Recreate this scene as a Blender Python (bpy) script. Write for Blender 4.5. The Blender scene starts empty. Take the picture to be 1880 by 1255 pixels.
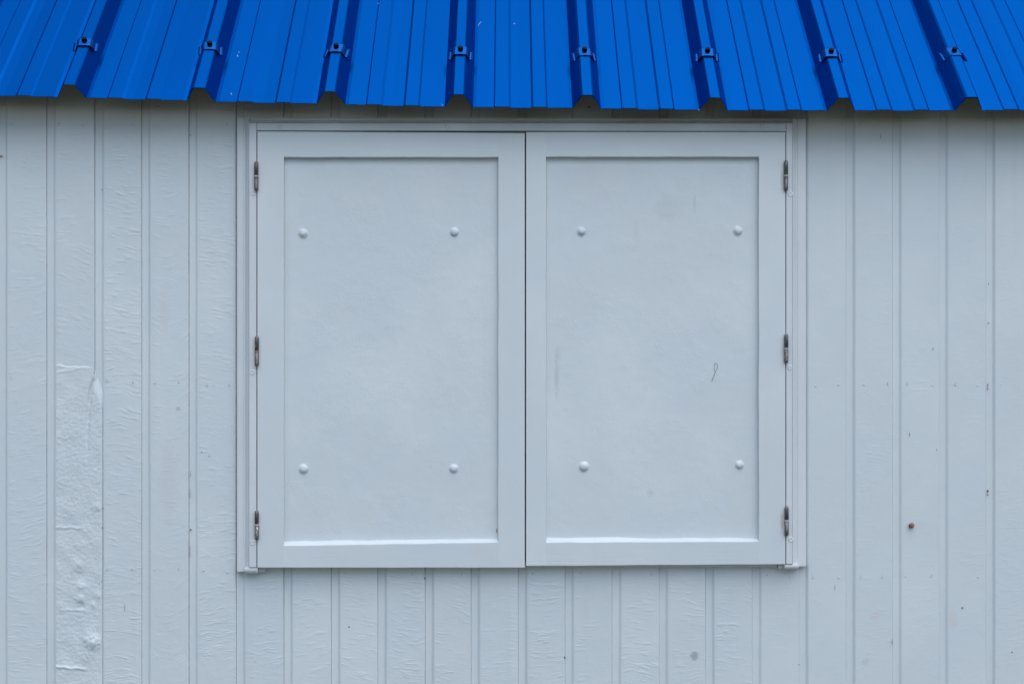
import bpy, bmesh, math, random
from mathutils import Vector, Matrix, noise
random.seed(7)

# ------------------------------------------------------------------ camera, sky, sun
scene = bpy.context.scene
FPX, D, YAW = 2611.0, 2.611, math.radians(1.17)
cam_d = bpy.data.cameras.new("camera")
cam_d.sensor_width = 36.0
cam_d.lens = FPX / 1880.0 * 36.0
cam_d.clip_start, cam_d.clip_end = 0.05, 500.0
cam = bpy.data.objects.new("camera", cam_d)
scene.collection.objects.link(cam)
cam.location = (0, -D, 0)
cam.rotation_euler = (math.pi / 2, 0, -YAW)
scene.camera = cam

SUN_EL, SUN_AZ = math.radians(64), math.radians(22)      # azimuth: right of straight out from the wall
world = bpy.data.worlds.new("World")
scene.world = world
world.use_nodes = True
wn = world.node_tree.nodes
wn.clear()
w_out = wn.new("ShaderNodeOutputWorld")
w_bg = wn.new("ShaderNodeBackground")
w_sky = wn.new("ShaderNodeTexSky")
w_sky.sky_type = 'NISHITA'
w_sky.sun_disc = False
w_sky.sun_elevation = SUN_EL
w_sky.sun_rotation = math.pi - SUN_AZ
w_sky.air_density = 1.0
w_sky.dust_density = 1.0
w_sky.ozone_density = 1.0
w_bg.inputs["Strength"].default_value = 0.10
world.node_tree.links.new(w_sky.outputs[0], w_bg.inputs[0])
world.node_tree.links.new(w_bg.outputs[0], w_out.inputs[0])

sun_d = bpy.data.lights.new("sun", 'SUN')
sun_d.energy = 1.5
sun_d.angle = math.radians(84)
sun_d.color = (0.97, 0.985, 1.0)
sun = bpy.data.objects.new("sun", sun_d)
scene.collection.objects.link(sun)
to_sun = Vector((math.sin(SUN_AZ) * math.cos(SUN_EL), -math.cos(SUN_AZ) * math.cos(SUN_EL), math.sin(SUN_EL)))
sun.rotation_euler = to_sun.to_track_quat('Z', 'Y').to_euler()
sun.location = to_sun * 20

scene.view_settings.view_transform = 'Standard'
scene.view_settings.look = 'None'
scene.view_settings.exposure = 0.77
scene.view_settings.gamma = 1.0
scene.view_settings.use_curve_mapping = False

# ------------------------------------------------------------------ helpers
C = scene.collection


def P(px, py, y):
    """world point on the plane at depth y that the photograph shows at (px, py)"""
    a, b = px - 940.0, -(py - 627.5)
    dx = math.cos(YAW) * a + math.sin(YAW) * FPX
    dy = -math.sin(YAW) * a + math.cos(YAW) * FPX
    t = (y + D) / dy
    return Vector((dx * t, y, b * t))


def X(px, y=0.0):
    return P(px, 627, y).x


def tag(o, label=None, cat=None, group=None, kind=None):
    if label: o["label"] = label
    if cat: o["category"] = cat
    if group: o["group"] = group
    if kind: o["kind"] = kind
    return o


def empty(name, loc, label, cat, group=None):
    o = bpy.data.objects.new(name, None)
    o.empty_display_size = 0.05
    o.location = loc
    C.objects.link(o)
    return tag(o, label, cat, group)


def link_mesh(name, me, parent=None, loc=None):
    """loc is a world location; mesh coordinates are relative to it"""
    o = bpy.data.objects.new(name, me)
    C.objects.link(o)
    if parent is not None:
        o.parent = parent
        base = WORLD[parent.name]
        o.location = (Vector(loc) - base) if loc is not None else -base
        WORLD[o.name] = Vector(loc) if loc is not None else Vector((0, 0, 0))
    else:
        o.location = loc if loc is not None else (0, 0, 0)
        WORLD[o.name] = Vector(o.location)
    return o


WORLD = {}


def thing(name, loc, label, cat, group=None):
    o = empty(name, loc, label, cat, group)
    o["kind"] = "thing"
    WORLD[o.name] = Vector(loc)
    return o


def mesh_from(name, verts, faces, mats, fmat=None, smooth=False):
    me = bpy.data.meshes.new(name)
    me.from_pydata([tuple(v) for v in verts], [], faces)
    for m in mats: me.materials.append(m)
    if fmat:
        for p, k in zip(me.polygons, fmat): p.material_index = k
    if smooth:
        for p in me.polygons: p.use_smooth = True
    me.update()
    return me


def bm_mesh(name, bm, mats, smooth=False):
    me = bpy.data.meshes.new(name)
    bmesh.ops.recalc_face_normals(bm, faces=bm.faces)
    bm.to_mesh(me)
    bm.free()
    for m in mats: me.materials.append(m)
    if smooth:
        for p in me.polygons: p.use_smooth = True
    return me


def loft(name, parent, secs, mat, bevel=0.0):
    """solid through matching closed sections (lists of world points)"""
    n = len(secs[0])
    o0 = sum(secs[0], Vector()) / n
    bm = bmesh.new()
    vs = [[bm.verts.new(p - o0) for p in sec] for sec in secs]
    caps = [bm.faces.new(vs[0]), bm.faces.new(list(reversed(vs[-1])))]
    for va, vb in zip(vs, vs[1:]):
        for i in range(n):
            j = (i + 1) % n
            bm.faces.new((va[j], va[i], vb[i], vb[j]))
    bmesh.ops.recalc_face_normals(bm, faces=bm.faces)
    if bevel > 0:
        keep = [e for e in bm.edges if len(e.link_faces) == 2 and e.link_faces[0].normal.angle(e.link_faces[1].normal) > 0.25]
        bmesh.ops.bevel(bm, geom=keep, offset=bevel, segments=2, profile=0.6, affect='EDGES', clamp_overlap=True)
    return link_mesh(name, bm_mesh(name, bm, [mat]), parent, o0)


def prism(name, parent, sec_a, sec_b, mat, bevel=0.0):
    return loft(name, parent, [sec_a, sec_b], mat, bevel)


def qbox(name, parent, tl, tr, br, bl, yf, yb, mat, bevel=0.001):
    """board whose front face has the four photo corners at depth yf"""
    f = [P(tl[0], tl[1], yf), P(tr[0], tr[1], yf), P(br[0], br[1], yf), P(bl[0], bl[1], yf)]
    b = [Vector((p.x, yb, p.z)) for p in f]
    return prism(name, parent, f, b, mat, bevel)


def lathe(bm, prof, n, centre, axis, caps=True):
    """prof: (radius, height) pairs along axis"""
    q = Vector(axis).to_track_quat('Z', 'Y')
    rings = []
    for r, h in prof:
        if r < 1e-7:
            rings.append([bm.verts.new(centre + q @ Vector((0, 0, h)))])
        else:
            rings.append([bm.verts.new(centre + q @ Vector((r * math.cos(2 * math.pi * k / n), r * math.sin(2 * math.pi * k / n), h))) for k in range(n)])
    for a, b in zip(rings, rings[1:]):
        for k in range(n):
            k2 = (k + 1) % n
            if len(a) == 1 and len(b) == 1: continue
            if len(a) == 1: bm.faces.new((a[0], b[k], b[k2]))
            elif len(b) == 1: bm.faces.new((a[k], b[0], a[k2]))
            else: bm.faces.new((a[k], b[k], b[k2], a[k2]))


# ------------------------------------------------------------------ materials
class NT:
    def __init__(self, name):
        self.m = bpy.data.materials.new(name)
        self.m.use_nodes = True
        self.t = self.m.node_tree
        self.t.nodes.clear()
        self.out = self.n("ShaderNodeOutputMaterial")
        self.b = self.n("ShaderNodeBsdfPrincipled")
        self.l(self.b.outputs[0], self.out.inputs[0])

    def n(self, kind, **kw):
        nd = self.t.nodes.new(kind)
        for k, v in kw.items(): setattr(nd, k, v)
        return nd

    def l(self, a, b): self.t.links.new(a, b)

    def val(self, sock, v):
        if hasattr(v, "node"): self.l(v, sock)
        else: sock.default_value = v

    def math(self, op, a, b=0.0, c=None, clamp=False):
        nd = self.n("ShaderNodeMath", operation=op, use_clamp=clamp)
        self.val(nd.inputs[0], a)
        self.val(nd.inputs[1], b)
        if c is not None: self.val(nd.inputs[2], c)
        return nd.outputs[0]

    def vmath(self, op, a, b):
        nd = self.n("ShaderNodeVectorMath", operation=op)
        self.val(nd.inputs[0], a)
        self.val(nd.inputs[1], b)
        return nd.outputs[1] if op == 'DISTANCE' else nd.outputs[0]

    def noise(self, vec, scale=1.0, detail=2.0, rough=0.5, dist=0.0):
        nd = self.n("ShaderNodeTexNoise")
        self.l(vec, nd.inputs["Vector"])
        nd.inputs["Scale"].default_value = scale
        nd.inputs["Detail"].default_value = detail
        nd.inputs["Roughness"].default_value = rough
        nd.inputs["Distortion"].default_value = dist
        return nd.outputs["Fac"]

    def ramp(self, v, a, b, lo=0.0, hi=1.0, smooth=True):
        nd = self.n("ShaderNodeMapRange", interpolation_type='SMOOTHSTEP' if smooth else 'LINEAR')
        self.val(nd.inputs[0], v)
        for i, x in enumerate((a, b, lo, hi)): nd.inputs[i + 1].default_value = x
        return nd.outputs[0]

    def mix(self, f, a, b):
        nd = self.n("ShaderNodeMix", data_type='RGBA')
        self.val(nd.inputs[0], f)
        for s, v in ((nd.inputs[6], a), (nd.inputs[7], b)):
            if hasattr(v, "node"): self.l(v, s)
            else: s.default_value = (*v, 1)
        return nd.outputs[2]

    def bump(self, h, dist):
        nd = self.n("ShaderNodeBump")
        nd.inputs["Strength"].default_value = 1.0
        nd.inputs["Distance"].default_value = dist
        self.l(h, nd.inputs["Height"])
        self.l(nd.outputs[0], self.b.inputs["Normal"])


PAINT = (0.622, 0.672, 0.688)


def paint(name, saw=0.0, grain=0.0, stip=0.3, lump=0.3, edge=None, spots=(), rough=0.42, horiz=True, tint=PAINT, cloud=0.7):
    """weathered gloss paint on wood; saw = chatter marks across a board, grain = wood grain, stip = roller stipple"""
    s = NT(name)
    tc = s.n("ShaderNodeTexCoord").outputs["Object"]
    rnd = s.n("ShaderNodeObjectInfo").outputs["Random"]
    off = s.n("ShaderNodeCombineXYZ")
    s.l(s.math('MULTIPLY', rnd, 37.0), off.inputs[0])
    s.l(s.math('MULTIPLY', rnd, 91.0), off.inputs[1])
    s.l(s.math('MULTIPLY', rnd, 53.0), off.inputs[2])
    v = s.vmath('ADD', tc, off.outputs[0])
    sep = s.n("ShaderNodeSeparateXYZ")
    s.l(tc, sep.inputs[0])
    x, z = sep.outputs[0], sep.outputs[2]
    h = None

    def add(a, k):
        nonlocal h
        t = s.math('MULTIPLY', a, k)
        h = t if h is None else s.math('ADD', h, t)

    if saw > 0:
        amp = s.n("ShaderNodeAttribute", attribute_type='OBJECT', attribute_name="saw").outputs["Fac"]
        curv = s.n("ShaderNodeAttribute", attribute_type='OBJECT', attribute_name="curve").outputs["Fac"]
        warp = s.math('MULTIPLY', s.math('SUBTRACT', s.noise(v, 20, 2), 0.5), 0.020)
        xx = s.math('SUBTRACT', x, 0.045)
        zc = s.math('ADD', s.math('ADD', z, warp), s.math('MULTIPLY', s.math('MULTIPLY', xx, xx), curv))
        zc = s.math('ADD', zc, s.math('MULTIPLY', xx, s.math('MULTIPLY', s.math('SUBTRACT', s.noise(v, 3, 1), 0.5), 1.2)))
        cv = s.n("ShaderNodeCombineXYZ")
        s.l(s.math('ADD', s.math('MULTIPLY', x, 42.0), s.math('MULTIPLY', rnd, 57.0)), cv.inputs[0])
        s.l(s.math('MULTIPLY', rnd, 31.0), cv.inputs[1])
        s.l(s.math('MULTIPLY', zc, 215.0), cv.inputs[2])
        n1 = s.noise(cv.outputs[0], 1.0, 2.0, 0.45)
        m1 = s.ramp(s.noise(v, 22, 3), 0.36, 0.64)
        amp = s.math('MULTIPLY', amp, s.ramp(x, 0.0165, 0.021))
        sharp = s.ramp(n1, 0.5, 0.74)
        hh = s.math('MULTIPLY', s.math('ADD', s.math('MULTIPLY', sharp, 0.75), s.math('MULTIPLY', n1, 0.5)), m1)
        # finer ripples
        cv2 = s.n("ShaderNodeCombineXYZ")
        s.l(s.math('MULTIPLY', x, 60.0), cv2.inputs[0])
        s.l(s.math('MULTIPLY', rnd, 77.0), cv2.inputs[1])
        s.l(s.math('MULTIPLY', zc, 480.0), cv2.inputs[2])
        n2 = s.noise(cv2.outputs[0], 1.0, 2.0, 0.5)
        m2 = s.ramp(s.noise(v, 26, 2), 0.42, 0.62)
        add(s.math('MULTIPLY', hh, amp), saw)
        add(s.math('MULTIPLY', s.math('MULTIPLY', n2, m2), amp), saw * 0.5)
    if grain > 0:
        sc = (9.0, 60.0, 330.0) if horiz else (330.0, 60.0, 9.0)
        g = s.noise(s.vmath('MULTIPLY', v, sc), 1.0, 3.0, 0.55)
        gm = s.ramp(s.noise(v, 9, 2), 0.35, 0.7)
        add(s.math('MULTIPLY', g, gm), grain)
    if lump > 0: add(s.noise(v, 38, 2), lump)
    if stip > 0:
        sm = s.ramp(s.noise(v, 21, 2), 0.45, 0.68, 0.15, 1.0)
        add(s.math('MULTIPLY', s.noise(v, 330, 3, 0.6), sm), stip)
    s.bump(h, 0.001)
    # colour: chalky and slightly warm patches, faint runs
    c = s.mix(s.ramp(s.noise(v, 7, 3, 0.6), 0.4, 0.75, 0, 0.6), tint, (tint[0] * 1.01, tint[1] * 0.975, tint[2] * 0.965))
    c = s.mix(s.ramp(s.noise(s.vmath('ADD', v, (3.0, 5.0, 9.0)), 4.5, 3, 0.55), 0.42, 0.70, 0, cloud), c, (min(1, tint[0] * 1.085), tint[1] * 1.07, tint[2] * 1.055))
    runs = s.noise(s.vmath('MULTIPLY', v, (30.0, 1.0, 1.6)), 1.0, 3)
    c = s.mix(s.ramp(runs, 0.6, 0.85, 0, 0.25), c, (tint[0] * 0.86, tint[1] * 0.87, tint[2] * 0.86))
    if spots:
        wc = s.n("ShaderNodeNewGeometry").outputs["Position"]
        wob = s.noise(wc, 160, 2)
        for (px, py, y, rx, rz, col, k) in spots:
            p = P(px, py, y)
            d = s.vmath('DIVIDE', s.vmath('SUBTRACT', wc, tuple(p)), (rx, 1.0, rz))
            ln = s.n("ShaderNodeVectorMath", operation='LENGTH')
            s.l(d, ln.inputs[0])
            f = s.ramp(s.math('ADD', ln.outputs["Value"], s.math('MULTIPLY', s.math('SUBTRACT', wob, 0.5), 1.1)), 0.35, 1.1, k, 0.0)
            c = s.mix(f, c, col)
    s.l(c, s.b.inputs["Base Color"])
    s.b.inputs["Roughness"].default_value = rough
    s.b.inputs["Specular IOR Level"].default_value = 0.5
    return s.m


GREY = (0.2, 0.22, 0.235)
RUST = (0.32, 0.17, 0.09)
BUFF = (0.55, 0.46, 0.40)
wall_spots = [(1275, 1203, 0, 0.010, 0.010, GREY, 0.55), (327, 750, 0, 0.006, 0.004, GREY, 0.4),
              (310, 890, 0, 0.022, 0.09, (0.6, 0.585, 0.58), 0.4), (300, 575, 0, 0.012, 0.05, (0.61, 0.59, 0.59), 0.35),
              (1750, 1138, 0, 0.012, 0.02, (0.62, 0.57, 0.52), 0.35), (1608, 1130, 0, 0.012, 0.012, (0.62, 0.57, 0.57), 0.4),
              (1590, 1213, 0, 0.008, 0.010, GREY, 0.15), (1, 287, 0, 0.004, 0.004, RUST, 0.8),
              (1672, 967, 0, 0.010, 0.010, BUFF, 0.25), (105, 607, 0, 0.003, 0.02, BUFF, 0.2)]
m_board = paint("painted_board", saw=0.44, stip=0.24, lump=0.35, spots=wall_spots)
m_trim = paint("painted_trim", grain=0.10, stip=0.16, lump=0.3, horiz=False, rough=0.45, tint=(0.628, 0.662, 0.675))
m_rail = paint("painted_rail", grain=0.20, stip=0.06, lump=0.3, horiz=True, rough=0.3)
m_stile = paint("painted_stile", grain=0.12, stip=0.10, lump=0.3, horiz=False, rough=0.4,
                spots=[(1436, 960, -0.026, 0.004, 0.024, RUST, 0.35), (1436, 330, -0.026, 0.004, 0.022, RUST, 0.2), (1437, 645, -0.026, 0.003, 0.022, RUST, 0.2)])
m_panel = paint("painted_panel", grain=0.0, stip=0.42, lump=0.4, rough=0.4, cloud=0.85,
                spots=[(1022, 692, -0.0158, 0.005, 0.05, GREY, 0.2), (1024, 650, -0.0158, 0.007, 0.02, GREY, 0.12), (1225, 383, -0.0158, 0.03, 0.03, GREY, 0.06), (1168, 425, -0.0158, 0.006, 0.03, GREY, 0.06),
                       (1275, 372, -0.0158, 0.004, 0.022, GREY, 0.12), (1194, 905, -0.0158, 0.01, 0.008, GREY, 0.15), (1225, 395, -0.0158, 0.02, 0.004, GREY, 0.07), (1070, 860, -0.0158, 0.011, 0.011, GREY, 0.12),
                       (1069, 428, -0.0158, 0.011, 0.011, GREY, 0.08), (912, 974, -0.0158, 0.002, 0.006, RUST, 0.9), (835, 430, -0.0158, 0.01, 0.011, GREY, 0.1)])
m_patch = paint("filled_board", stip=0.55, lump=0.5, rough=0.42)


def simple(name, col, rough=0.5, metallic=0.0, **kw):
    s = NT(name)
    s.b.inputs["Base Color"].default_value = (*col, 1)
    s.b.inputs["Roughness"].default_value = rough
    s.b.inputs["Metallic"].default_value = metallic
    return s


def blue_sheet():
    s = NT("blue_coated_steel")
    tc = s.n("ShaderNodeTexCoord").outputs["Object"]
    n1 = s.noise(s.vmath('MULTIPLY', tc, (18, 2, 2)), 1.0, 3)
    c = s.mix(s.ramp(n1, 0.3, 0.7), (0.0, 0.067, 0.30), (0.0, 0.069, 0.312))
    # a few chalk flecks and scratches
    wc = s.n("ShaderNodeNewGeometry").outputs["Position"]
    fl = s.n("ShaderNodeTexVoronoi")
    s.l(wc, fl.inputs["Vector"])
    fl.inputs["Scale"].default_value = 9
    f = s.ramp(fl.outputs["Distance"], 0.012, 0.02, 0.45, 0.0)
    c = s.mix(f, c, (0.4, 0.5, 0.6))
    s.l(c, s.b.inputs["Base Color"])
    s.b.inputs["Roughness"].default_value = 0.32
    s.b.inputs["IOR"].default_value = 1.55
    s.b.inputs["Specular Tint"].default_value = (0.0, 0.75, 1.0, 1)
    s.b.inputs["Metallic"].default_value = 0.97
    s.b.inputs["Roughness"].default_value = 0.42
    return s.m


m_blue = blue_sheet()
m_under = simple("sheet_back_coat", (0.08, 0.075, 0.05), 0.7).m
_s = simple("clip_steel", (0.002, 0.075, 0.29), 0.38, 0.92)
m_clip = _s.m
_s = simple("dark_screw", (0.003, 0.004, 0.022), 0.6)
_s.b.inputs["Specular IOR Level"].default_value = 0.12
m_screw = _s.m


def steel():
    s = NT("rusty_steel")
    wc = s.n("ShaderNodeNewGeometry").outputs["Position"]
    rust = s.ramp(s.noise(wc, 120, 4, 0.65), 0.52, 0.7)
    c = s.mix(rust, (0.16, 0.155, 0.15), (0.11, 0.07, 0.045))
    chip = s.ramp(s.noise(s.vmath('MULTIPLY', wc, (1.0, 1.0, 0.5)), 260, 3, 0.6), 0.63, 0.66)
    c = s.mix(chip, c, (0.55, 0.55, 0.5))
    s.l(c, s.b.inputs["Base Color"])
    s.val(s.b.inputs["Metallic"], 0.55)
    s.b.inputs["Roughness"].default_value = 0.42
    s.bump(s.noise(wc, 500, 3), 0.0004)
    return s.m


m_steel = steel()
m_ring = simple("pale_washer", (0.62, 0.6, 0.56), 0.5).m
m_ring_rust = simple("rusty_washer", (0.45, 0.2, 0.08), 0.6).m
m_dark = simple("dark_gap", (0.02, 0.018, 0.015), 0.9).m
m_speck = simple("dark_speck", (0.02, 0.018, 0.02), 0.7).m
m_chip = simple("bare_rust", (0.16, 0.05, 0.025), 0.8).m

# ------------------------------------------------------------------ ground
GZ = -1.42


def ground_mat():
    s = NT("bare_earth_and_grass")
    wc = s.n("ShaderNodeNewGeometry").outputs["Position"]
    g = s.ramp(s.noise(wc, 1.2, 5, 0.6), 0.4, 0.6)
    s.l(s.mix(g, (0.065, 0.05, 0.028), (0.035, 0.037, 0.015)), s.b.inputs["Base Color"])
    s.b.inputs["Roughness"].default_value = 0.95
    s.bump(s.noise(wc, 25, 5, 0.6), 0.03)
    return s.m


gv = [(-200, -200, GZ), (200, -200, GZ), (200, 200, GZ), (-200, 200, GZ)]
g = link_mesh("ground", mesh_from("ground", gv, [(0, 1, 2, 3)], [ground_mat()]))
tag(g, kind="structure")

# ------------------------------------------------------------------ board wall
bands = [-158, -73, 13.5, 102, 190, 276, 363, 450, 537.5, 624.5, 710, 797, 881.5, 968, 1054, 1140.5, 1227, 1312.5, 1398, 1484, 1570.5, 1656, 1741.5, 1827.5, 1913.5, 2000, 2086]
OVER = 0.08                                                   # eave overhang
TH = math.radians(44.6)
joints = []
for b in bands: joints.append(X(b) - 0.0165)
PITCH = 0.0863
while joints[0] > -1.75: joints.insert(0, joints[0] - PITCH)
while joints[-1] < 1.85: joints.append(joints[-1] + PITCH)

wall = thing("board_wall", (0, 0, GZ), "pale grey painted wall of vertical grooved boards round the shutters", "wall")
WZ0, WZ1 = GZ - 0.02, 0.485
rb = random.Random(3)
PATCH_X = X(102)
for i in range(len(joints) - 1):
    x0, x1 = joints[i], joints[i + 1]
    gap = rb.uniform(0.0001, 0.0004)
    w = x1 - x0 - gap
    ch = 0.0120 + rb.uniform(-0.0006, 0.0006)
    dep = 0.0040 + rb.uniform(-0.0004, 0.0006)
    proud = rb.uniform(-0.0006, 0.0006)
    patched = abs(x0 - (X(102) - 0.0165)) < 0.002
    nz = 260 if patched else 40
    prof = [(0, 0.020, 0), (0, dep + 0.0006, 0), (0.0005, dep, 0), (ch - 0.0004, dep, 1), (ch + 0.0012, dep * 0.78, 1),
            (ch + 0.0030, dep * 0.28, 1), (ch + 0.0042, 0.0004, 1), (ch + 0.0054, 0.0, 1), (w - 0.0020, 0.0, 2), (w - 0.0008, 0.0005, 2), (w, 0.0022, 2), (w, 0.020, 2)]
    verts, faces = [], []
    for k in range(nz + 1):
        z = WZ0 + (WZ1 - WZ0) * k / nz
        j1 = noise.noise(Vector((i * 3.1, 0, z * 9))) * 0.0007
        j2 = noise.noise(Vector((i * 3.1, 7, z * 12))) * 0.0004
        for (px_, py_, t) in prof:
            dx = j1 if t == 1 else (min(0, j2) if t == 2 else 0)
            verts.append((px_ + dx, py_ + (proud if py_ < 0.019 else 0) + (0.006 if patched and py_ < 0.01 and t == 2 and z < -0.062 else 0), z))
    m_ = len(prof)
    for k in range(nz):
        for j in range(m_ - 1):
            a = k * m_ + j
            faces.append((a, a + 1, a + 1 + m_, a + m_))
    me = mesh_from("board", verts, faces, [m_board])
    for p in me.polygons:
        p.use_smooth = (p.index % (m_ - 1)) in (3, 4, 5, 6)
    o = link_mesh("board", me, wall, (x0, 0, 0))
    pxm = 940 + (x0 + 0.05) / D * FPX
    o["saw"] = rb.uniform(0.55, 1.25) if pxm < 1470 else rb.uniform(0.14, 0.34)
    o["curve"] = rb.choice((-1, 1)) * rb.uniform(0.5, 4.5)
    if 340 < pxm < 450: o["curve"] = -11.0
# sheathing behind the joints
sh = mesh_from("sheathing", [(-1.74, 0.0205, WZ0), (1.84, 0.0205, WZ0), (1.84, 0.0205, WZ1), (-1.74, 0.0205, WZ1),
                             (-1.74, 0.035, WZ0), (1.84, 0.035, WZ0), (1.84, 0.035, WZ1), (-1.74, 0.035, WZ1)],
               [(0, 1, 2, 3), (5, 4, 7, 6), (4, 0, 3, 7), (1, 5, 6, 2), (3, 2, 6, 7)], [m_dark])
link_mesh("sheathing", sh, wall)

# filled, lumpy stretch of one board on the left
pv, pf = [], []
xa, xb_ = X(103.5), X(188.0)
zt, zb = P(0, 664, 0).z, -0.80
nx, nzp = 90, 470
lumps = [(150, 1075, 8, 3.0), (148, 1098, 7, 3.2), (164, 1172, 12, 4.5), (178, 1176, 10, 4.0), (170, 1183, 9, 3.0), (180, 1092, 6, 2.5), (146, 1055, 9, -1.5), (178, 930, 9, 2.0), (160, 1200, 14, 1.5),
         (142, 1035, 10, 1.6), (152, 1000, 12, 1.2), (158, 970, 10, 1.4), (172, 1110, 6, 1.8), (110, 1110, 9, 0.8), (128, 1230, 12, 1.0), (150, 1113, 6, -2.0)]
L3 = []
for (lx, ly, r, a) in lumps:
    p = P(lx, ly, 0)
    L3.append((p.x, p.z, r * 0.001, a * 0.001))
for k in range(nzp + 1):
    z = zt + (zb - zt) * k / nzp
    for j in range(nx + 1):
        x = xa + (xb_ - xa) * j / nx
        pxl = 103.5 + (188.0 - 103.5) * j / nx
        pyl = 627.5 - z * 1000
        # ragged upper edge fading into the board
        fade = min(1.0, max(0.0, (pyl - 664 - 8 * noise.noise(Vector((pxl * 0.05, 3, 0))) - (9 * noise.noise(Vector((pxl * 0.35, 6, 0))) + (pxl - 174) * 2.4 if pxl > 174 else 0)) / (9.0 if pxl < 172 else 55.0)))
        fade = fade * fade * (3 - 2 * fade)
        fe = min(1.0, (xb_ - x) / 0.0035)
        fe = fe * (2 - fe)
        h = 0.0010 + 0.0009 * noise.noise(Vector((x * 40, 1, z * 34)))
        h += 0.00034 * noise.noise(Vector((x * 130, 5, z * 190))) * (1.0 if pyl > 720 else 0.4)
        h += 0.00034 * noise.noise(Vector((x * 300, 9, z * 380))) * (1.0 if pyl > 720 else 0.6) + 0.00016 * noise.noise(Vector((x * 560, 19, z * 620)))
        h += 0.00022 * noise.noise(Vector((x * 60, 15, z * 300 + 25 * x)))
        # curved trough where the old joint was
        tx = 176 if pyl < 690 else (176 - 16 * (1 - math.exp(-(pyl - 690) / 28.0)) if pyl < 900 else 160)
        if pyl > 688:
            dd = (pxl - tx + 1.5 * noise.noise(Vector((pyl * 0.06, 8, 0)))) / (2.6 if pxl < tx else 4.2)
            h -= 0.0042 * (min(1, (pyl - 688) / 10) if pyl < 740 else max(0.0, 1 - (pyl - 740) / 130) * (0.75 + 0.5 * noise.noise(Vector((pyl * 0.11, 3, 0))))) * math.exp(-dd * dd)
        for (lx, lz, r, a) in L3:
            d2 = ((x - lx) ** 2 + (z - lz) ** 2) / (r * r)
            if d2 < 9: h += 0.68 * a * math.exp(-d2) * (1 + 0.5 * noise.noise(Vector((x * 150, 4, z * 150))))
        # trowel ridges
        for (rx0, ry0, rx1, ry1, a) in ((103, 1219, 162, 1224, 0.0016), (110, 1115, 160, 1117, 0.0008), (103, 965, 155, 967, 0.0011), (104, 672, 168, 676, 0.0004), (104, 683, 150, 676, 0.0007)):
            if rx0 < pxl < rx1:
                ry = ry0 + (ry1 - ry0) * (pxl - rx0) / (rx1 - rx0) + 1.6 * noise.noise(Vector((pxl * 0.08, 2, ry0)))
                h += a * math.exp(-((pyl - ry) / 2.0) ** 2) * min(1, (rx1 - pxl) / 8)
        # inside the channel of the next board it fills the step flush with the face
        hb = 0.0002
        front = -(hb + max(-0.004, h)) * fe + 0.0016 * (1 - fe)
        back = 0.0065
        y = back + (front - back) * fade if pyl < 760 else front
        pv.append((x, y, z))
for k in range(nzp):
    for j in range(nx):
        a = k * (nx + 1) + j
        pf.append((a, a + nx + 1, a + nx + 2, a + 1))
pme = mesh_from("filler_patch", pv, pf, [m_patch], smooth=True)
po = link_mesh("filler_patch", pme, wall)
tag(po, "lumpy filler smoothed over the groove of one board")

# painted nail heads in three rows
nails = [(22, 228), (68, 227), (108, 228), (153, 230), (198, 229), (243, 229), (328, 228), (417, 228), (1493, 227), (1546, 228), (1580, 226), (1628, 226), (1712, 224), (1750, 225), (1838, 226),
         (20, 693), (196, 697), (244, 700), (284, 701), (328, 700), (380, 706), (421, 706), (1497, 707), (1540, 704), (1586, 704), (1630, 704), (1666, 703), (1712, 705), (1754, 704), (1795, 706), (1838, 704),
         (21, 1039), (66, 1040), (196, 1044), (242, 1043), (284, 1043), (328, 1043), (374, 1045), (418, 1048), (587, 1054), (632, 1053), (676, 1054), (757, 1053), (848, 1053), (893, 1053), (978, 1053), (1019, 1053),
         (1066, 1052), (1196, 1054), (1236, 1053), (1408, 1056), (1450, 1060), (1493, 1058), (1540, 1058), (1581, 1057), (1620, 1057), (1663, 1056), (1710, 1056), (1796, 1057)]
bm, bmd = bmesh.new(), bmesh.new()
for (a, b) in nails:
    p = P(a, b, -0.0004)
    r = rb.uniform(0.0011, 0.0016)
    side = a > 1470
    lathe(bm, [(0, 0.0005), (r * 0.5, 0.00045), (r * 0.9, 0.0002), (r * 1.2, 0.0)], 12, p + Vector((rb.uniform(-0.0003, 0.0003), 0, -r * 0.95)), (0, -1, 0))
    if rb.random() < (0.45 if side else 0.7):   # grey disc painted as the shade of a pit above the bead
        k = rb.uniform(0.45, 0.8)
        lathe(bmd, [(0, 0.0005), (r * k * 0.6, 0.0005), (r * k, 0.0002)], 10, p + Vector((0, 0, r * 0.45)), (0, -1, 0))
no = link_mesh("nail_heads", bm_mesh("nail_heads", bm, [m_board], True), wall)
tag(no, kind="stuff")
no = link_mesh("nail_pit_shadows", bm_mesh("nail_pit_shadows", bmd, [simple("pit_shadow", (0.2, 0.21, 0.22), 0.8).m], True), wall)
tag(no, kind="stuff")
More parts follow.
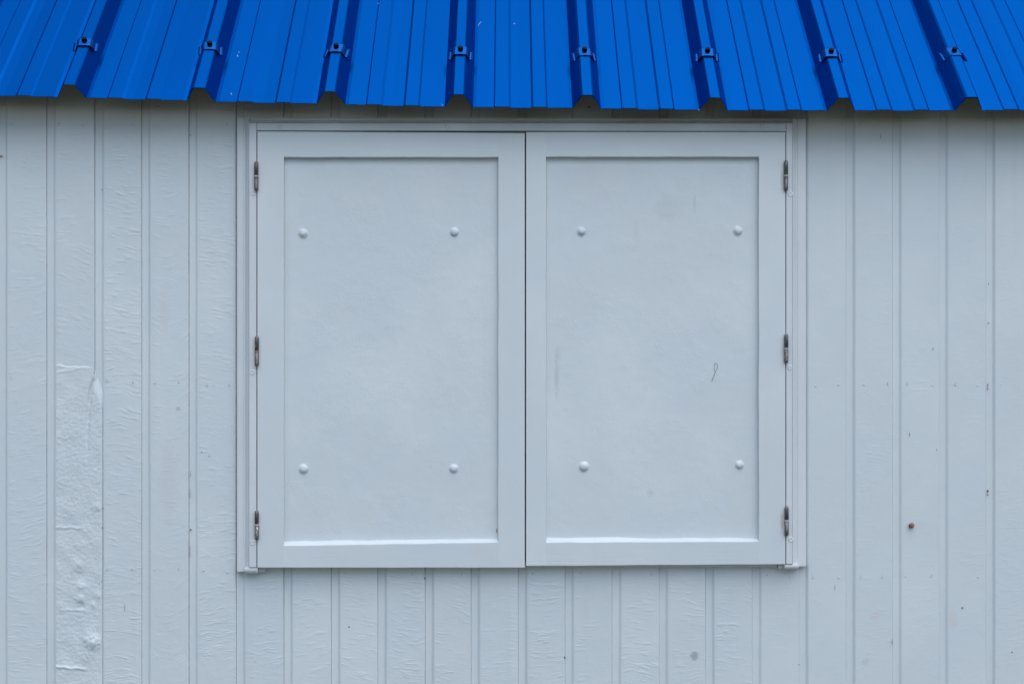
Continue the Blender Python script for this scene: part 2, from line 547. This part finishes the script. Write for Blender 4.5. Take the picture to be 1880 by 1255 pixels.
# tiny dark pits and rust chips in the paint
bm = bmesh.new()
for (a, b, rx, rz) in [(641, 1150, 2.0, 1.4), (1767, 1115, 2.2, 1.6), (1720, 825, 1.2, 1.2), (350, 248, 1.2, 1.6), (350, 972, 2.0, 2.2), (1670, 797, 0.4, 6.5), (1533, 1077, 0.4, 7), (1815, 593, 1.6, 1.6),
                       (1815, 521, 0.9, 2.2), (187, 348, 1.5, 1.2), (370, 829, 1.3, 1.0), (384, 837, 1.0, 1.0), (780, 1061, 1.4, 2.4), (468, 1214, 0.7, 1.6), (434, 806, 1.0, 1.5), (1467, 491, 1.0, 2.4), (1638, 1178, 0.4, 9),
                       (1467, 1219, 0.9, 1.6), (1858, 1196, 1.5, 2.0), (1037, 1206, 1.6, 3), (290, 196, 1.3, 1.3), (1798, 216, 1.2, 1.3), (1617, 250, 0.4, 6), (1081, 197, 2.2, 2.2), (1713, 640, 0.8, 3), (349, 905, 0.35, 14),
                       (349, 1010, 0.4, 18), (350, 870, 0.35, 10), (229, 1115, 0.3, 11), (189, 932, 1.0, 1.3), (188, 968, 1.2, 1.3), (187, 1066, 1.1, 1.2), (130, 1012, 1.2, 1.2), (132, 915, 1.2, 1.1), (152, 966, 1.5, 1.0)]:
    lathe(bm, [(0, 0.0007), (0.6, 0.0006), (1.0, 0.0)], 7, Vector((0, 0, 0)), (0, -1, 0))
    p = P(a, b, -0.0006)
    bm.verts.ensure_lookup_table()
    for v in bm.verts[-15:]:
        v.co = Vector((v.co.x * rx * 0.0008 * rb.uniform(0.7, 1.2), v.co.y, v.co.z * rz * 0.0008 * rb.uniform(0.8, 1.1))) + p
so = link_mesh("paint_pits", bm_mesh("paint_pits", bm, [m_speck]), wall)
tag(so, kind="stuff")
bm = bmesh.new()
for (a, b, rx, rz) in [(1813.5, 706, 2.2, 1.9), (1813.5, 710, 1.8, 1.5), (1813.5, 714, 1.9, 1.8), (1813.5, 901, 2.6, 3.2), (1813, 907.5, 2.0, 2.0), (0.5, 287, 2.2, 2.0)]:
    lathe(bm, [(0, 0.0007), (0.6, 0.0006), (1.0, 0.0)], 7, Vector((0, 0, 0)), (0, -1, 0))
    p = P(a, b, -0.0006)
    bm.verts.ensure_lookup_table()
    for v in bm.verts[-15:]:
        v.co = Vector((v.co.x * rx * 0.0008 * rb.uniform(0.7, 1.2), v.co.y, v.co.z * rz * 0.0008 * rb.uniform(0.8, 1.1))) + p
so = link_mesh("rust_chips", bm_mesh("rust_chips", bm, [m_chip]), wall)
tag(so, kind="stuff")

# ------------------------------------------------------------------ roof of trapezoidal sheets
eave_tab = [(-300, 169), (-100, 172), (0, 175.5), (103, 178.5), (160, 179.8), (345, 185), (398, 187), (580, 190.5), (634, 192), (815, 196.5), (870, 197.2), (1050, 198.5), (1103, 199.5),
            (1282, 202), (1338, 203), (1517, 203), (1570, 203), (1750, 203), (1804, 203), (1880, 202), (2000, 201), (2200, 199)]
E = [P(a, b, -OVER) for a, b in eave_tab]


def eave_z(x):
    if x <= E[0].x: return E[0].z
    for a, b in zip(E, E[1:]):
        if x <= b.x:
            t = (x - a.x) / (b.x - a.x)
            return a.z + (b.z - a.z) * t
    return E[-1].z


S = (D - OVER) / FPX          # metres per photo pixel at the eave
rib_px = [132, 369, 607.5, 842.3, 1077, 1310, 1544, 1778]
ribs = [P(r, 190, -OVER).x for r in rib_px]
RP = 236 * S
ribs = [ribs[0] - 5 * RP, ribs[0] - 4 * RP, ribs[0] - 3 * RP, ribs[0] - 2 * RP, ribs[0] - RP] + ribs + [ribs[-1] + RP * k for k in (1, 2, 3)]
NF = 5                                                     # index of the first rib in the picture
HT, WT, WB = 0.0275, 9.3 * S, 26.2 * S                     # rib height, half top, half base
nrm = Vector((0, -math.sin(TH), math.cos(TH)))
SKEW = 0.0125
up = Vector((SKEW, math.cos(TH), math.sin(TH))).normalized()
RL = 2.1

roof = thing("metal_roof", (0, -OVER, 0.4), "bright blue ribbed metal roof edge above the shutters", "roof")


def rib_pts(c, lift=0.0, left=True, right=True):
    pts = []
    if left: pts += [(c - WB, 0.0), (c - WT - 0.0012, HT - 0.0016 + lift)]
    pts += [(c - WT + 0.0008, HT + lift), (c + WT - 0.0008, HT + lift)]
    if right: pts += [(c + WT + 0.0012, HT - 0.0016 + lift), (c + WB, 0.0)]
    return pts


def pan_pts(ca, cb):
    w = cb - ca
    k = w / (235 * S)
    q = lambda v: ca + v * S * k
    mh = 0.0021
    return [(q(32.5), 0.0009), (q(64), 0.0004), (q(66.5), mh), (q(91), mh), (q(96.0), 0.0), (q(112), -0.0004), (q(133), 0.0), (q(137), mh), (q(160), mh), (q(163.4), 0.0002), (q(202.5), 0.0009)]


def sheet_points(a, b):
    """profile from inside rib a to inside rib b, lapping over the sheet to the left on rib a"""
    pts = []
    lift = 0.0011 if a != NF + 7 else 0.0016
    c = ribs[a]
    t = 0.42                                    # how far down the flank the lap comes
    xe = c - WT - 0.0012 - (WB - WT - 0.0012) * t
    he = (HT - 0.0016) * (1 - t)
    pts += [(xe - 0.0012, he + lift * 0.9)]
    pts += [(c - WT - 0.0022, HT - 0.0020 + lift), (c - WT + 0.0008, HT + lift), (c + WT - 0.0008, HT + lift), (c + WT + 0.0018, HT - 0.0016 + lift), (c + WB, 0.0)]
    for r in range(a, b):
        pts += pan_pts(ribs[r], ribs[r + 1])
        if r + 1 < b: pts += rib_pts(ribs[r + 1])
    c = ribs[b]
    pts += [(c - WB, 0.0), (c - WT - 0.0012, HT - 0.0016), (c - WT + 0.0008, HT), (c + WT - 0.0008, HT), (c + WT + 0.0010, HT - 0.0018)]
    return pts


def roof_point(x, h, s):
    o = Vector((x, -OVER, eave_z(x))) + nrm * h + up * s
    return o


def make_sheet(a, b, label=None):
    pts = sheet_points(a, b)
    # thickness normals in the section
    n2 = []
    for i, (x, h) in enumerate(pts):
        x0, h0 = pts[max(0, i - 1)]
        x1, h1 = pts[min(len(pts) - 1, i + 1)]
        d = Vector((x1 - x0, h1 - h0)).normalized()
        n2.append(Vector((d.y, -d.x)))
    ns = 14
    T = 0.0007
    m_ = len(pts)
    verts, faces, fm = [], [], []
    for k in range(ns + 1):
        s = RL * (k / ns) ** 1.6
        for i, (x, h) in enumerate(pts):
            jig = 0.0003 * noise.noise(Vector((x * 6, a, s * 5))) if k else 0.0
            verts.append(roof_point(x, h + jig, s))
        for i, (x, h) in enumerate(pts):
            jig = 0.0003 * noise.noise(Vector((x * 6, a, s * 5))) if k else 0.0
            q = n2[i] * T
            verts.append(roof_point(x + q.x, h + jig + q.y, s))
    R = 2 * m_
    for k in range(ns):
        for i in range(m_ - 1):
            p = k * R + i
            faces.append((p, p + 1, p + 1 + R, p + R)); fm.append(0)
            q = p + m_
            faces.append((q + 1, q, q + R, q + 1 + R)); fm.append(1)
        for i, flip in ((0, False), (m_ - 1, True)):
            p = k * R + i
            f = (p + m_, p, p + R, p + R + m_)
            faces.append(tuple(reversed(f)) if flip else f); fm.append(0)
    for i in range(m_ - 1):
        faces.append((i + 1, i, i + m_, i + 1 + m_)); fm.append(0)
    me = mesh_from("roofing_sheet", verts, faces, [m_blue, m_under], fm)
    # light rounding of the folds through bevel on long edges
    bm = bmesh.new()
    bm.from_mesh(me)
    bm.edges.ensure_lookup_table()
    bm.to_mesh(me)
    bm.free()
    o = link_mesh("roofing_sheet", me, roof)
    return o


make_sheet(0, NF + 1)
make_sheet(NF + 1, NF + 4)
make_sheet(NF + 4, NF + 7)
make_sheet(NF + 7, NF + 10)

# unseen plugs added in the ribs above the wall to keep light out
bm = bmesh.new()
for c in ribs[1:-1]:
    s0 = (OVER + 0.024) / math.cos(TH)
    pr = [(c - WB, -0.02), (c + WB, -0.02), (c + WB - 0.001, -0.0015), (c + WT - 0.001, HT - 0.0025), (c - WT + 0.001, HT - 0.0025), (c - WB + 0.001, -0.0015)]
    va = [bm.verts.new(roof_point(x, h, s0)) for x, h in pr]
    vb = [bm.verts.new(roof_point(x, h, s0 + 0.02)) for x, h in pr]
    bm.faces.new(va)
    bm.faces.new(list(reversed(vb)))
    for i in range(6): bm.faces.new((va[(i + 1) % 6], va[i], vb[i], vb[(i + 1) % 6]))
tag(link_mesh("rib_light_stops", bm_mesh("rib_light_stops", bm, [m_dark]), roof), kind="stuff")

# saddle clips with screws
clip_py = [79, 86, 90, 95, 97, 98, 99, 97]


def clip_s(i):
    """distance up the slope at which the rib top shows at the wanted height"""
    x = ribs[NF + i]
    lo, hi = 0.0, 0.5
    for _ in range(40):
        mid = (lo + hi) / 2
        p = roof_point(x, HT, mid)
        py = 627.5 - FPX * p.z / ((p.y + D) * math.cos(YAW) + p.x * math.sin(YAW))
        if py > clip_py[i]: lo = mid
        else: hi = mid
    return lo


flank = Vector((WB - WT, -HT)).normalized()
fn = Vector((-flank.y, flank.x))


def clip_section():
    """outer surface of the saddle in the rib section, centre at rib top"""
    o = 0.0016
    pts = []
    R_ = Vector((WT + 0.0006, 0.0 + o))
    e1 = R_ + Vector((0.0012, -0.0006))
    e2 = e1 + flank * 0.0125
    e3 = e2 + Vector((0.0028, -0.0004))
    e4 = e3 + Vector((0.0016, 0.0022))
    right = [Vector((0.0042, o + 0.0006)), Vector((WT - 0.003, o + 0.0003)), R_, e1, e1 + flank * 0.005 + fn * 0.0007, e2, e3, e4]
    left = [Vector((-p.x, p.y)) for p in reversed(right)]
    return left + right


def make_clip(i, jig):
    s0 = clip_s(i)
    c = ribs[NF + i]
    org = roof_point(c, HT, s0)
    sec = clip_section()
    T = 0.0011
    nsamp = 17
    bm = bmesh.new()
    rows_t, rows_b = [], []
    for k in range(nsamp):
        s = -0.0125 + 0.025 * k / (nsamp - 1)
        rip = 0.0005 * math.cos(k / (nsamp - 1) * math.pi * 8)
        ends = 0.0007 if k in (0, nsamp - 1) else 0.0
        rt, rb2 = [], []
        for j, p in enumerate(sec):
            d = (sec[min(j + 1, len(sec) - 1)] - sec[max(j - 1, 0)]).normalized()
            n = Vector((-d.y, d.x))
            q = p + n * (rip if 1 <= j <= len(sec) - 2 else 0) + n * ends
            b = p - n * T
            s_ = s - (0.0015 if j in (0, len(sec) - 1) and k == 0 else 0)
            rt.append(bm.verts.new(Vector((q.x, 0, 0)) + nrm * q.y + up * s_ + Vector((jig * s, 0, 0))))
            rb2.append(bm.verts.new(Vector((b.x, 0, 0)) + nrm * b.y + up * s_ + Vector((jig * s, 0, 0))))
        rows_t.append(rt)
        rows_b.append(rb2)
    m_ = len(sec)
    for k in range(nsamp - 1):
        for j in range(m_ - 1):
            bm.faces.new((rows_t[k][j], rows_t[k][j + 1], rows_t[k + 1][j + 1], rows_t[k + 1][j]))
            bm.faces.new((rows_b[k][j + 1], rows_b[k][j], rows_b[k + 1][j], rows_b[k + 1][j + 1]))
        for j in (0, m_ - 1):
            bm.faces.new((rows_t[k][j], rows_t[k + 1][j], rows_b[k + 1][j], rows_b[k][j]))
    for k in (0, nsamp - 1):
        for j in range(m_ - 1):
            bm.faces.new((rows_t[k][j], rows_t[k][j + 1], rows_b[k][j + 1], rows_b[k][j]))
    co = link_mesh("saddle_clip", bm_mesh("saddle_clip", bm, [m_clip]), roof, org)
    # hexagon screw with washer
    bm = bmesh.new()
    lathe(bm, [(0.0052, 0.0014), (0.0052, 0.0026), (0.0044, 0.0034)], 18, Vector(), nrm)
    lathe(bm, [(0.0048, 0.0030), (0.0048, 0.0085), (0.0042, 0.0095), (0, 0.0095)], 6, Vector(), nrm)
    link_mesh("screw", bm_mesh("screw", bm, [m_screw]), co, org + up * 0.002)


for i in range(8): make_clip(i, rb.uniform(-0.16, 0.16))

# pale flecks and one scratch on the sheets
bm = bmesh.new()
for (a, b, rx, rl, tilt) in [(436, 104, 1.0, 2.2, 0.4), (439.5, 97, 0.5, 1.0, 0.4), (425, 174, 0.8, 2.2, 0.6), (880.5, 45, 0.3, 7.5, -0.35), (694.5, 8.5, 0.9, 0.9, 0), (812, 194, 0.8, 0.9, 0), (535, 145, 0.5, 0.6, 0), (1283, 203, 0.9, 0.8, 0), (438, 98, 0.3, 0.8, 0)]:
    lo, hi = 0.0, 0.6
    for _ in range(40):
        m = (lo + hi) / 2
        p = P(a, b, -OVER + m * math.cos(TH))
        if p.z > eave_z(p.x) + m * math.sin(TH): lo = m
        else: hi = m
    p = p + nrm * 0.0018
    n0 = len(bm.verts)
    lathe(bm, [(0, 0.0004), (0.6, 0.0003), (1.0, -0.0016)], 7, Vector(), (0, 0, 1))
    bm.verts.ensure_lookup_table()
    ct, st_ = math.cos(tilt), math.sin(tilt)
    for v in bm.verts[n0:]:
        q = Vector((v.co.x * rx * 0.001, v.co.y * rl * 0.0015))
        q = Vector((q.x * ct - q.y * st_, q.x * st_ + q.y * ct))
        v.co = p + Vector((q.x, 0, 0)) + up * q.y + nrm * v.co.z
tag(link_mesh("paint_flecks", bm_mesh("paint_flecks", bm, [simple("pale_fleck", (0.55, 0.65, 0.75), 0.6).m]), roof), kind="stuff")

# ------------------------------------------------------------------ window frame
frame = thing("window_casing", P(955, 1045, -0.01), "pale grey painted timber frame with moulded casing round the closed shutters", "window frame")
YC, YJ, YS = -0.012, -0.024, -0.026


def vert_moulding(name, pts, top, bot, lead):
    """pts: (photo x, depth) across the moulding, closed to the wall"""
    a = [Vector((P(px, 600, y).x, y, P(px, top, y).z if not lead else P(px, top, YC).z)) for px, y in pts]
    b = [Vector((p.x, p.y, P(900, bot, YC).z)) for p in a]
    return prism(name, frame, a, b, m_trim, 0.0006)


zc_b = 1047.5
vert_moulding("casing", [(435.2, 0.004), (435.2, -0.0115), (436.2, -0.0125), (446.2, -0.0125), (448.2, -0.0108), (450.0, -0.0112), (455.0, -0.0200), (456.8, -0.0210), (456.8, 0.004)], 216.5, zc_b, True)
vert_moulding("casing", [(1455.0, 0.004), (1455.0, -0.0215), (1456.6, -0.0205), (1461.5, -0.0125), (1463.2, -0.0114), (1465.2, -0.0130), (1478.5, -0.0125), (1479.8, -0.0112), (1479.8, 0.004)], 219.0, 1041.0, True)
# head casing between them: sloping moulding
def head_sec(px):
    out = []
    for py, y in ((216.2, 0.004), (216.2, -0.0105), (217.4, -0.0120), (221.0, -0.0125), (224.0, -0.0178), (225.0, -0.0182), (225.0, 0.004)):
        q = P(px, py + (0.8 if px > 1000 else 0), y)
        out.append(q)
    return out


prism("head_casing", frame, head_sec(457.2), head_sec(1454.4), m_trim, 0.0005)
# corner returns that mitre head casing to side casings
qbox("jamb", frame, (457.0, 225.6), (470.8, 225.6), (470.8, 1041.0), (457.0, 1041.0), YJ, 0.004, m_trim, 0.0012)
qbox("jamb", frame, (1443.6, 225.9), (1454.8, 225.9), (1454.8, 1035.2), (1443.6, 1035.2), YJ, 0.004, m_trim, 0.0012)
qbox("head_rail", frame, (471.2, 225.6), (1443.2, 226.4), (1443.2, 240.9), (471.2, 239.6), YJ + 0.0006, 0.004, m_trim, 0.001)


def stub(name, x0, x1, ya, yb, yf, rnd_):
    """sill end with a rounded nose"""
    A, B = [], []
    for px, L in ((x0, A), (x1, B)):
        p0, p1 = P(px, ya, yf), P(px, yb, yf)
        h = p0.z - p1.z
        L.append(Vector((p0.x, 0.004, p0.z)))
        for t, dy in ((0, 0.0), (0.35, 0.0), (0.6, 0.0015), (0.8, 0.005), (0.95, 0.010), (1.0, 0.016)):
            L.append(Vector((p0.x, yf + dy * rnd_, p0.z - h * t)))
        L.append(Vector((p0.x, 0.004, p1.z)))
    return prism(name, frame, A, B, m_trim, 0.0008)


stub("sill_end", 448.5, 473, 1042.0, 1055.5, -0.023, 1.0)
stub("sill_end", 1440.5, 1467, 1036.2, 1047.5, -0.023, 1.0)
qbox("sill", frame, (473.6, 1030), (1427, 1030), (1427, 1041), (473.6, 1041), -0.0085, 0.004, m_trim, 0.001)
qbox("sill_block", frame, (473.8, 1041.8), (487, 1041.8), (487, 1049.3), (473.8, 1050), -0.012, 0.004, m_trim, 0.001)
qbox("sill_block", frame, (1429, 1036), (1440, 1036), (1440, 1043.2), (1429, 1043.2), -0.014, 0.004, m_trim, 0.001)
for (a, b) in [(464.5, 354.5), (463, 683), (464, 996), (1451.5, 356.5), (1450, 674), (1452, 990)]:
    bm = bmesh.new()
    lathe(bm, [(0, 0.0000), (0.0018, 0.0001), (0.0028, 0.0007), (0.0036, 0.0008), (0.0050, -0.0002)], 18, Vector(), (0, -1, 0))
    link_mesh("screw_head", bm_mesh("screw_head", bm, [m_trim], True), frame, P(a, b, YJ - 0.0002))
for (a, b) in [(513, 233), (822, 232), (1400, 233)]:
    bm = bmesh.new()
    lathe(bm, [(0, 0.0000), (0.0018, 0.0001), (0.0026, 0.0008), (0.0034, 0.0009), (0.0046, -0.0002)], 18, Vector(), (0, -1, 0))
    link_mesh("screw_head", bm_mesh("screw_head", bm, [m_trim], True), frame, P(a, b, YJ - 0.0000))

# ------------------------------------------------------------------ shutters
YPAN = -0.0158


def shutter(label, hinge_x, tl, tr, br, bl, ix0, ix1, it, ib0, ib1, jt, jb, rivets, hinges, ring_rusty):
    """ix0/ix1 inner edges, it inner top, ib0/ib1 (front, back) bottom edges at left and right, jt/jb outer rail edges at those x"""
    root = thing("window_shutter", P((tl[0] + tr[0]) / 2, bl[1], YS), label, "shutter", "shutters of the window")
    lerp = lambda a, b, t: a + (b - a) * t
    topy = lambda x: lerp(tl[1], tr[1], (x - tl[0]) / (tr[0] - tl[0]))
    boty = lambda x: lerp(bl[1], br[1], (x - bl[0]) / (br[0] - bl[0]))
    YB = -0.004
    # stiles: section in plan with a small inner chamfer
    def stile(xo, xi, xp):
        secs = []
        for k in range(25):
            t = k / 24
            L = []
            w1 = 0.7 * noise.noise(Vector((xi, 1, t * 9)))
            w2 = 0.6 * noise.noise(Vector((xi, 4, t * 17)))
            for px, y in ((xo, YB), (xo, YS), (xi + w1, YS), (xp + w1 + w2, YPAN + 0.0002), (xp + w1 + w2, YB)):
                q = P(px, lerp(topy(px), boty(px), t), YS)
                L.append(Vector((P(px, 600, y).x, y, q.z)))
            secs.append(L)
        return loft("stile", root, secs, m_stile, 0.0008)
    stile(tl[0], ix0, ix0 + 1.3)
    stile(tr[0], ix1, ix1 - 2.2)
    # rails
    def rail(sec):
        secs = []
        for k in range(31):
            x = lerp(ix0 - 0.6, ix1 + 0.6, k / 30)
            secs.append([P(px, py, y) for px, py, y in sec(x)])
        return loft("rail", root, secs, m_rail, 0.0007)
    YR = YS + 0.00012
    wob = lambda x, k, a: a * noise.noise(Vector((x * 0.02, k, ix0))) + a * 0.5 * noise.noise(Vector((x * 0.06, k, ix0)))
    rail(lambda x: [(x, topy(x), YB), (x, topy(x), YR), (x, it + wob(x, 1, 0.7), YR), (x, it + 3.4 + wob(x, 2, 0.8), YPAN + 0.0002), (x, it + 3.4 + wob(x, 2, 0.8), YB)])
    def ibot(x):
        t = (x - ix0) / (ix1 - ix0)
        return lerp(ib0[0], ib1[0], t) + wob(x, 3, 1.0), lerp(ib0[1], ib1[1], t) + wob(x, 4, 1.6)
    rail(lambda x: [(x, boty(x) + wob(x, 5, 0.5), YB), (x, boty(x) + wob(x, 5, 0.5), YR), (x, ibot(x)[0], YR), (x, ibot(x)[1], YPAN + 0.0002), (x, ibot(x)[1], YB)])
    # sheet panel, very slightly out of flat
    nx_, nz_ = 40, 60
    a, b = P(ix0 - 8, it - 8, YPAN), P(ix1 + 8, max(ib0[1], ib1[1]) + 5, YPAN)
    org = P((ix0 + ix1) / 2, 640, YPAN)
    vs, fs = [], []
    sd = ix0 * 0.01
    for k in range(nz_ + 1):
        for j in range(nx_ + 1):
            x, z = a.x + (b.x - a.x) * j / nx_, a.z + (b.z - a.z) * k / nz_
            edge = min(j, nx_ - j, k, nz_ - k) / 8.0
            w = 0.0007 * noise.noise(Vector((x * 7, sd, z * 6))) * min(1, edge)
            vs.append(Vector((x, YPAN + w, z)) - org)
    for k in range(nz_):
        for j in range(nx_):
            q = k * (nx_ + 1) + j
            fs.append((q, q + nx_ + 1, q + nx_ + 2, q + 1))
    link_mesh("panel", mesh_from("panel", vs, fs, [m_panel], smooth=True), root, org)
    for (px, py) in rivets:
        bm = bmesh.new()
        r = 0.0074 * rb.uniform(0.96, 1.05)
        tilt_ = Vector((rb.uniform(-0.10, 0.10), -1, rb.uniform(-0.06, 0.14)))
        lathe(bm, [(0, 0.0041), (r * 0.3, 0.0040), (r * 0.58, 0.0035), (r * 0.82, 0.0025), (r * 0.95, 0.0012), (r * 1.01, 0.0004), (r * 1.22, 0.0001), (r * 1.4, -0.0012)], 24, Vector(), tilt_)
        for v in bm.verts:
            v.co += Vector((1, 0, 1)) * 0.00045 * noise.noise(Vector((v.co.x * 160, px, v.co.z * 160)))
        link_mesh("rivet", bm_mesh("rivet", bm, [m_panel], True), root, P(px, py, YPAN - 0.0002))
    for n_, (y0, ym, y1, dxp) in enumerate(hinges):
        hx = hinge_x + dxp
        c0, c1 = P(hx, y0, YS - 0.003), P(hx, y1, YS - 0.003)
        cm = P(hx, ym, YS - 0.003)
        lf = prism("hinge", root, [P(hx - 3, y0 + 2, YS + 0.0006), P(hx + 3, y0 + 2, YS + 0.0006), P(hx + 3, y1 - 2, YS + 0.0006), P(hx - 3, y1 - 2, YS + 0.0006)],
                   [P(hx - 3, y0 + 2, YS + 0.003), P(hx + 3, y0 + 2, YS + 0.003), P(hx + 3, y1 - 2, YS + 0.003), P(hx - 3, y1 - 2, YS + 0.003)], m_steel)
        r = 0.0039
        for za, zb2, dome in ((cm.z + 0.0010, c0.z, True), (cm.z - 0.0010, c1.z, False)):
            L = abs(zb2 - za)
            bm = bmesh.new()
            if dome: pr = [(0, 0), (r, 0), (r, L - 0.006), (r * 0.9, L - 0.003), (r * 0.6, L - 0.0008), (0, L)]
            else: pr = [(0, 0), (r, 0), (r, L - 0.004), (r * 0.88, L - 0.0012), (r * 0.45, L - 0.0004), (0, L)]
            lathe(bm, pr, 16, Vector(), (0, 0, 1 if dome else -1))
            link_mesh("knuckle", bm_mesh("knuckle", bm, [m_steel], True), lf, Vector((cm.x, cm.y, za)))
        bm = bmesh.new()
        lathe(bm, [(0, -0.0009), (r * 1.12, -0.0009), (r * 1.15, 0), (r * 1.12, 0.0009), (0, 0.0009)], 18, Vector(), (0, 0, 1))
        link_mesh("washer", bm_mesh("washer", bm, [m_ring_rust if n_ == ring_rusty else m_ring], False), lf, cm)
    return root


shutter("left shutter leaf, its top edge sagging below the frame towards the middle", 470.4,
        (472.4, 241.3), (963.4, 244.3), (963.4, 1041.4), (472.4, 1041.4), 521.0, 915.0, 288.6, (1001.2, 992.6), (995.0, 988.0), None, None,
        [(556, 427), (834, 426), (558, 860), (833, 859)], [(296, 323.5, 350.5, 0), (616, 644.5, 672, 1), (936, 962.5, 990, 1)], 1)
shutter("right shutter leaf with a dark thread stuck on its panel", 1443.0,
        (965.9, 242.4), (1441.9, 242.2), (1442.6, 1035.2), (965.9, 1038.2), 1002.3, 1393.3, 288.0, (995.3, 985.6), (993.2, 987.2), None, None,
        [(1068, 424), (1355, 423), (1072, 856), (1357, 852)], [(294, 322.5, 350.5, 0), (612, 639.5, 666.5, 0.5), (928, 955, 983, 1.2)], -1)

# ------------------------------------------------------------------ small things on the boards
# loose dark thread stuck to the right panel
def tube(name, pts, r0, r1, mat, label, cat):
    org = pts[0]
    bm = bmesh.new()
    rings = []
    for i, p in enumerate(pts):
        d = (pts[min(i + 1, len(pts) - 1)] - pts[max(i - 1, 0)]).normalized()
        q = d.to_track_quat('Z', 'Y')
        r = r0 + (r1 - r0) * i / (len(pts) - 1)
        rings.append([bm.verts.new(p - org + q @ Vector((r * math.cos(a * math.pi / 3), r * math.sin(a * math.pi / 3), 0))) for a in range(6)])
    for a, b in zip(rings, rings[1:]):
        for k in range(6): bm.faces.new((a[k], a[(k + 1) % 6], b[(k + 1) % 6], b[k]))
    bm.faces.new(rings[0])
    bm.faces.new(list(reversed(rings[-1])))
    return tag(link_mesh(name, bm_mesh(name, bm, [mat], True), None, org), label, cat)


tp = [(1306.5, 699.5), (1310, 691), (1313.5, 682), (1316.6, 676), (1317.6, 673), (1317.4, 669), (1316, 667), (1314, 665.5), (1312.2, 667), (1311.5, 670), (1311.6, 675), (1312.0, 681)]
tube("thread", [P(a, b, YPAN - 0.0012 - 0.0006 * math.sin(i)) for i, (a, b) in enumerate(tp)], 0.00034, 0.00022, simple("dark_fibre", (0.07, 0.07, 0.08), 0.7).m,
     "thin dark looped thread stuck to the right shutter panel", "thread")

# small brown snail on a board to the right of the window
def shell_mat():
    s = NT("brown_shell")
    tc = s.n("ShaderNodeTexCoord").outputs["Object"]
    w = s.noise(tc, 500, 3)
    s.l(s.mix(s.ramp(w, 0.35, 0.65), (0.16, 0.07, 0.03), (0.36, 0.2, 0.1)), s.b.inputs["Base Color"])
    s.b.inputs["Roughness"].default_value = 0.35
    return s.m


snail_c = P(1673, 964, -0.004)
snail = thing("snail", P(1673, 969, 0), "tiny brown snail on the pale boards right of the window", "snail")
bm = bmesh.new()
prev = None
turns, N = 2.6, 64
for i in range(N + 1):                     # tube wound round an axis that leans out from the wall
    t = i / N
    ang = t * turns * 2 * math.pi
    R_ = 0.0034 * (1 - t) ** 0.8
    r = 0.0024 * (1 - t) ** 0.75 + 0.0003
    c = Vector((0.0005 + 0.002 * t, -0.001 - 0.0034 * t, 0)) + Vector((R_ * 0.75 * math.cos(ang), 0, R_ * math.sin(ang)))
    e1 = Vector((math.cos(ang), 0, math.sin(ang)))
    ring = [bm.verts.new(c + e1 * (r * math.cos(k * math.pi / 4)) + Vector((0, -1, 0)) * (r * math.sin(k * math.pi / 4))) for k in range(8)]
    if prev:
        for k in range(8): bm.faces.new((prev[k], prev[(k + 1) % 8], ring[(k + 1) % 8], ring[k]))
    else: bm.faces.new(ring)
    prev = ring
bm.faces.new(list(reversed(prev)))
link_mesh("shell", bm_mesh("shell", bm, [shell_mat()], True), snail, snail_c)
bm = bmesh.new()
lathe(bm, [(0, 0.0022), (0.0028, 0.0016), (0.0042, 0.0), (0.0042, -0.001)], 14, Vector(), (0, -1, 0))
for v in bm.verts: v.co.x = v.co.x * 0.7 - 0.0012
link_mesh("foot", bm_mesh("foot", bm, [simple("snail_foot", (0.05, 0.03, 0.018), 0.5).m], True), snail, P(1673, 964.5, -0.001))
